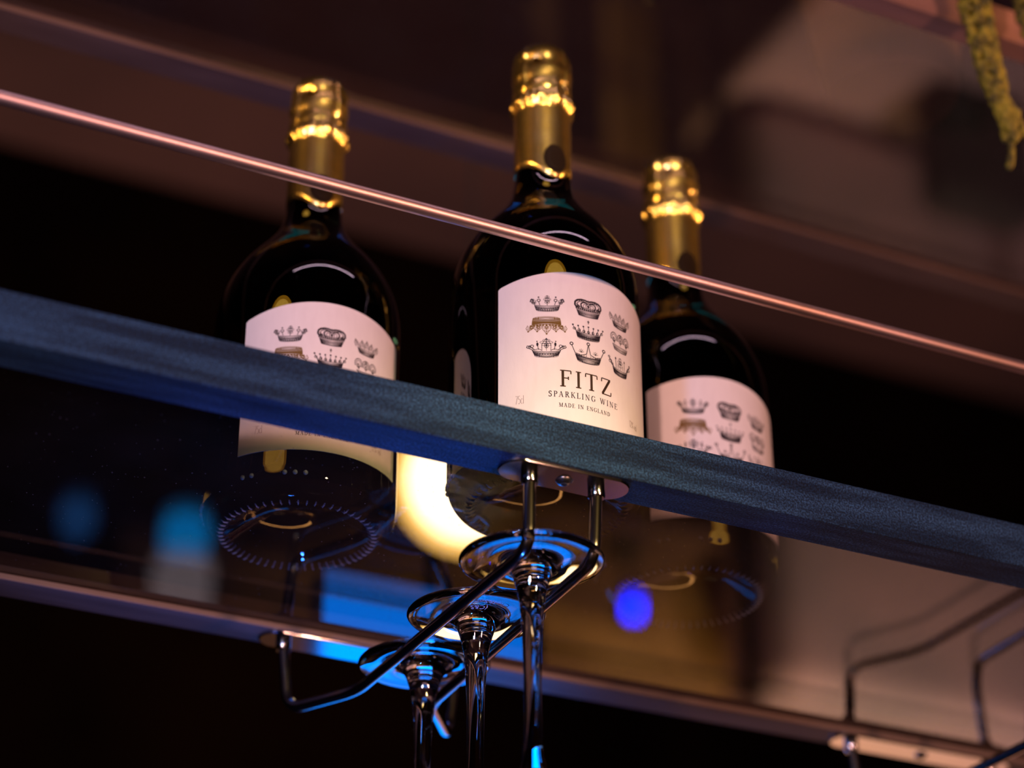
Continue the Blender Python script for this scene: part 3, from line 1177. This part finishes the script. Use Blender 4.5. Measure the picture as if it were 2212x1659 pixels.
# ------------------------------------------------------------------ globe pendant behind the shelf
GX, GY, GZ = 0.7823, 1.7046, CZ + 0.9498
gl = empty('globe_pendant_lamp', (GX, GY, GZ), 'glowing cream opal globe lamp hanging behind the bottles', 'lamp')
q = MB()
q.ball((0, 0, 0), 0.0730, 48, 32)
m = bpy.data.materials.new('opal_shell')
m.use_nodes = True
nt = m.node_tree
nt.nodes.clear()
o_ = nt.nodes.new('ShaderNodeOutputMaterial')
e_ = nt.nodes.new('ShaderNodeEmission')
e_.inputs[0].default_value = (1.0, 0.60, 0.14, 1)
e_.inputs[1].default_value = 3.6
t_ = nt.nodes.new('ShaderNodeBsdfTransparent')
x_ = nt.nodes.new('ShaderNodeMixShader')
x_.inputs[0].default_value = 0.5
nt.links.new(t_.outputs[0], x_.inputs[1])
nt.links.new(e_.outputs[0], x_.inputs[2])
nt.links.new(x_.outputs[0], o_.inputs[0])
q.build('opal_shell', m, gl, True)
q = MB()
q.ball((0, 0, 0), 0.0600, 40, 24)
q.build('inner_bulb', emission('bulb_cream', (1.0, 0.82, 0.58), 8.0), gl, True)
q = MB()
q.lathe([(0.0001, 0.100), (0.010, 0.100), (0.022, 0.085), (0.024, 0.069)], 24)
q.build('cap', M_black, gl, True, 40)
q = MB()
q.tube([(0, 0, 0.099), (0, 0, CEIL - GZ)], 0.0022, 8)
q.build('cord', M_black, gl, True)

# ------------------------------------------------------------------ bar counter and the blue tablet on it
bc = empty('bar_counter', (0.5, 1.0, 0), 'dark wooden bar counter below the hanging shelf', 'counter')
q = MB()
q.box((-2.1, -0.40, 1.05), (2.6, 0.42, 1.10))
bevel(q.build('counter_top', M_wood, bc), 0.006)
q = MB()
q.box((-2.0, -0.25, 0), (2.5, 0.36, 1.05))
q.build('counter_body', M_wood, bc)
TX, TY = 0.572, 1.30
tb = empty('tablet_stand', (TX, TY, 1.10), 'tablet with a glowing blue screen on a slim stand on the counter', 'tablet')
q = MB()
q.lathe([(0.0001, 0), (0.06, 0), (0.06, 0.008), (0.012, 0.012), (0.006, 0.02)], 32)
q.tube([(0, 0.012, 0.01), (0, 0.012, 0.70)], 0.005, 12)
q.build('stand', M_black, tb, True, 40)
q = MB()
q.box((-0.092, -0.004, 0.712), (0.082, 0.006, 0.86))
bevel(q.build('tablet_case', M_black, tb), 0.002)
q = MB()
q.box((-0.085, -0.0052, 0.724), (0.075, -0.0041, 0.852))
q.build('screen', emission('blue_screen', (0.0, 0.20, 1.0), 5.0), tb)

# ------------------------------------------------------------------ hanging plant over the upper bar


def strand(pts, r0, r1, n):
    q = MB()
    P = [Vector(a) for a in pts]
    for i in range(n):
        t = i / (n - 1) * (len(P) - 1)
        k = min(int(t), len(P) - 2)
        c = P[k].lerp(P[k + 1], t - k)
        f = i / (n - 1)
        single = f > 0.80
        r = 0 if single else r0 + (r1 - r0) * f
        if single and i % 4:
            continue
        for j in range(1 if single else 4):
            a = random.uniform(0, 2 * PI)
            rr = random.uniform(.0016, .0030) if not single else random.uniform(.0022, .0028)
            q.ball((c.x + r * math.cos(a), c.y + r * math.sin(a), c.z + random.uniform(-.001, .001)), rr, 7, 5, 1.2)
    return q


PY = 0.788
pl = empty('trailing_plant', (0.70, 0.90, ZU + 0.0125), 'yellow-green trailing beaded plant hanging over the upper bar of the shelf', 'plant')
po = Vector(pl.location)


def pt(rx, rz, y=PY):
    return (rx * y - po.x, y - po.y, CZ + rz * y - po.z)


q = MB()
q.lathe([(0.0001, 0), (0.040, 0), (0.052, 0.085), (0.055, 0.085), (0.055, 0.095), (0.048, 0.095), (0.046, 0.080), (0.0001, 0.078)], 40)
q.build('pot', mat('terracotta', (0.10, 0.05, 0.035), 0.8), pl, True, 40)
STR = [
    [(0, 0, .085), (.03, -.085, .12), pt(.8560, 1.075), pt(.8590, 1.030), pt(.8640, .990), pt(.8710, .955), pt(.8762, .940), pt(.8778, .922), pt(.8765, .905), pt(.8728, .8925)],
    [(0, 0, .085), (.02, -.080, .11), pt(.8520, 1.07), pt(.8560, 1.030), pt(.8620, .985), pt(.8700, .953), pt(.8790, .942), pt(.8870, .936), pt(.8930, .926)],
    [(0, 0, .085), (.035, -.09, .12), pt(.8660, 1.07), pt(.8670, 1.020), pt(.8700, .985), pt(.8745, .955), pt(.8775, .945)],
    [(0, 0, .085), (.06, -.09, .11), pt(.9080, 1.08), pt(.9070, 1.04), pt(.9045, 1.02)],
]
for a in STR:
    q = strand(a, 0.0058, 0.0022, 130)
    s_ = q.build('beaded_strand', M_plant, pl, True)
    s_['kind'] = 'stuff'

# ------------------------------------------------------------------ far side of the room (seen only as soft reflections in the glass)
console = empty('console_table', (1.20, 3.16, 0), 'low dark console table against the back wall carrying small lamps', 'table')
q = MB()
q.box((-0.65, -0.20, 0.76), (0.65, 0.20, 0.80))
bevel(q.build('table_top', M_wood, console), 0.004)
for sx in (-0.6, 0.6):
    for sy in (-0.16, 0.16):
        q = MB()
        q.box((sx - 0.02, sy - 0.02, 0), (sx + 0.02, sy + 0.02, 0.76))
        q.build('leg', M_wood, console)


def mood_lamp(x, y, r, cb, sb, shade, label):
    L_ = empty('mood_lamp', (x, y, 0.80), label, 'lamp')
    q = MB()
    q.lathe([(0.0001, 0), (0.03, 0), (0.03, 0.006), (0.006, 0.012), (0.006, 0.105)], 24)
    q.build('stand', M_black, L_, True, 40)
    q = MB()
    q.lathe([(0.0001, 0.1), (r * .8, 0.1), (r, r * .3 + .1), (r * 1.05, r + .1), (r * .9, r * 1.7 + .1), (r * .3, r * 2.2 + .1), (r * .15, r * 2.4 + .1)], 28)
    q.build('lamp_base', emission('lamp_blue', cb, sb), L_, True, 50)
    if shade:
        q = MB()
        q.lathe([(r * 1.3, r * 2.4 + .1), (r * 1.2, r * 4.9 + .1), (r * 1.15, r * 4.9 + .1), (r * 1.25, r * 2.4 + .1)], 28)
        q.build('lamp_shade', emission('shade_pale', (1.0, 0.78, 0.85), 0.62), L_, True, 50)
    return L_


mood_lamp(0.92, 3.08, 0.036, (0.0, 0.34, 1.0), 1.7, True, 'small lamp with a blue glowing base and pale shade on the console table')
mood_lamp(0.75, 3.10, 0.028, (0.05, 0.30, 1.0), 0.45, False, 'tiny blue glass night light on the console table')
sl = empty('led_spot_lamp', (1.70, 3.05, 0.80), 'round deep-blue LED spot lamp on the console table', 'lamp')
q = MB()
q.box((-0.03, -0.02, 0), (0.03, 0.03, 0.012))
q.tube([(0, 0, 0.01), (0, 0, 0.10)], 0.005, 10)
q.build('stand', M_black, sl)
q = MB()
q.ball((0, 0.004, 0.125), 0.024, 24, 14)
q.build('housing', M_black, sl, True)
q = MB()
q.ball((0, -0.012, 0.127), 0.0155, 20, 12)
q.build('lens', emission('led_deep_blue', (0.0, 0.012, 1.0), 60), sl, True)

sofa = empty('banquette_sofa', (2.95, 2.95, 0), 'mauve upholstered banquette sofa against the back wall', 'sofa')
M_sofa = noise_color(mat('mauve_fabric', (0.55, 0.40, 0.40), 0.9), (0.60, 0.42, 0.42), (0.42, 0.33, 0.34), 4, 3)
q = MB()
q.box((-0.95, -0.30, 0.06), (0.95, 0.40, 0.40))
bevel(q.build('seat_base', M_sofa, sofa), 0.03, 3)
for i in range(3):
    q = MB()
    q.box((-0.93 + 0.62 * i, 0.10, 0.42), (-0.93 + 0.62 * i + 0.60, 0.36, 1.02))
    bevel(q.build('back_cushion', M_sofa, sofa), 0.06, 4)
for i, (dx, colr, lb, nm) in enumerate(((-0.48, (0.03, 0.035, 0.03), 'dark green square cushion leaning on the mauve sofa', 'cushion'), (0.06, (0.30, 0.03, 0.035), 'red square cushion leaning on the mauve sofa', 'cushion'))):
    q = MB()
    q.box((-0.13, -0.05, 0.0), (0.13, 0.05, 0.28))
    c_ = bevel(q.build('cushion', mat('cushion_cloth', colr, 0.9), None), 0.045, 4)
    tag(c_, lb, 'cushion', 'cushions on the sofa')
    c_.location = (2.95 + dx, 2.90, 0.405)
    c_.rotation_euler = (math.radians(-8), 0, 0)


def spot_fixture(loc, target, label, ceil=True):
    """track spotlight housing; the light itself shines from its mouth"""
    d = (Vector(target) - Vector(loc)).normalized()
    c = Vector(loc) - d * 0.06
    f_ = empty('track_spotlight', c, label, 'spotlight')
    rot = d.to_track_quat('-Z', 'Y').to_matrix().to_4x4()
    q = MB()
    q.lathe([(0.0001, 0.07), (0.03, 0.07), (0.045, 0.05), (0.05, -0.04), (0.047, -0.04), (0.040, 0.04), (0.0001, 0.045)], 28)
    h_ = q.build('housing', M_black, f_, True, 40)
    h_.matrix_local = rot
    q = MB()
    q.tube([(0, 0, 0.03), (0, 0, CEIL - c.z)], 0.006, 10)
    q.build('drop_rod', M_black, f_, True)
    return f_


LABS = ['black track spotlight with a salmon beam on a ceiling rod', 'black track spotlight with a pink beam on a ceiling rod', 'black track spotlight with a narrow amber beam on a ceiling rod', 'black track spotlight with a blue beam on a long ceiling rod', 'added black spotlight with an amber beam to brighten the bottle necks',
        'black track spotlight shining amber-orange along the bar from its plant-free end', 'black track spotlight shining red-orange along the bar from the end with the trailing plant']
for (lo, ta, co, wa, an, bl), lb in zip(SPOTS, LABS):
    spot_fixture(lo, ta, lb)
sfl = ((2.6, 1.9, CEIL - 0.25), (2.7, 3.0, 0.8))
spot('sofa_fill', sfl[0], sfl[1], (1.0, 0.66, 0.60), 680, 50, 0.8)  # unseen lamp, added to brighten the sofa for its reflection
spot_fixture(sfl[0], sfl[1], 'added black spotlight to brighten the sofa')

# pink LED tube over the front edge of the bar
tu = empty('led_tube_light', (0.35, 0.20, CZ + 1.85), 'long pink LED tube light hanging over the bar', 'light')
q = MB()
q.tube([(-0.75, 0, 0), (0.75, 0, 0)], 0.012, 14)
q.build('tube', emission('pink_led', (1.0, 0.66, 0.86), 22), tu, True, 40)
q = MB()
q.box((-0.77, -0.018, 0.012), (0.77, 0.018, 0.035))
q.build('housing', M_black, tu)
for sx in (-0.6, 0.6):
    q = MB()
    q.tube([(sx, 0, 0.03), (sx, 0, CEIL - (CZ + 1.85))], 0.002, 8)
    q.build('cable', M_black, tu, True)

# unseen floor uplighters, added to brighten the ceiling behind the bar
for ux, uy, wa, co, lb in ((0.15, 3.12, 46, (1.0, 0.52, 0.44), 'added black floor uplighter beside the console table'), (1.62, 2.55, 22, (1.0, 0.52, 0.50), 'added black floor uplighter between the console table and the sofa')):
    ul = empty('ceiling_fill_lamp', (ux, uy, 0), lb, 'lamp')
    q = MB()
    q.lathe([(0.0001, 0), (0.14, 0), (0.14, 0.02), (0.012, 0.03), (0.012, 1.55), (0.10, 1.70), (0.095, 1.70), (0.010, 1.56), (0.0001, 1.56)], 28)
    q.build('body', M_black, ul, True, 40)
    spot('ceiling_fill', (ux, uy, 1.70), (ux + 0.5, uy - 0.15, CEIL), co, wa, 110, 1.0, 0.05)

# lit timber wainscot on the back wall
M_gold_wood = noise_color(mat('honey_timber', (0.5, 0.3, 0.1), 0.6), (0.30, 0.16, 0.045), (0.62, 0.38, 0.13), 5, 6, 0.32, 0.7, (1, 1, 2.5))
q = MB()
q.box((0.9, Y1 - 0.03, 0), (2.75, Y1 - 0.001, 1.25))
tag(q.build('trim_1', M_gold_wood), kind='structure')
wl = ((1.95, 2.35, CEIL - 0.25), (1.95, Y1, 0.85))
spot('wainscot_fill', wl[0], wl[1], (1.0, 0.66, 0.28), 640, 34, 0.9)  # unseen lamp, added so the timber reflects bright enough
spot_fixture(wl[0], wl[1], 'added black spotlight to brighten the timber wainscot')

# blue puck light on the counter shining up at the shelf
PU = (0.25, 0.93, 1.10)
pk = empty('blue_puck_light', PU, 'small blue uplight puck on the counter under the stemware rack', 'lamp')
q = MB()
q.lathe([(0.0001, 0), (0.035, 0), (0.035, 0.02), (0.030, 0.024), (0.028, 0.018), (0.0001, 0.018)], 28)
q.build('puck_body', M_black, pk, True, 40)
spot('blue_puck_spot', (PU[0], PU[1], 1.126), (0.36, 0.92, CZ + 0.47), (0.02, 0.14, 1.0), 19, 30, 0.9, 0.02)

# added dark sheet: dimmer light over the bar put into the ceiling colour
M_ceiling_shade = noise_color(mat('shaded_ceiling', (0.05, 0.033, 0.04), 0.9, spec=0.1), (0.055, 0.034, 0.042), (0.035, 0.024, 0.034), 1.5, 3, 0.35, 0.65)
q = MB()
q.box((X0 + 0.001, Y0 + 0.001, CEIL - 0.015), (X1 - 0.001, 2.93, CEIL - 0.0005))
tag(q.build('ceiling_shade', M_ceiling_shade), kind='structure')
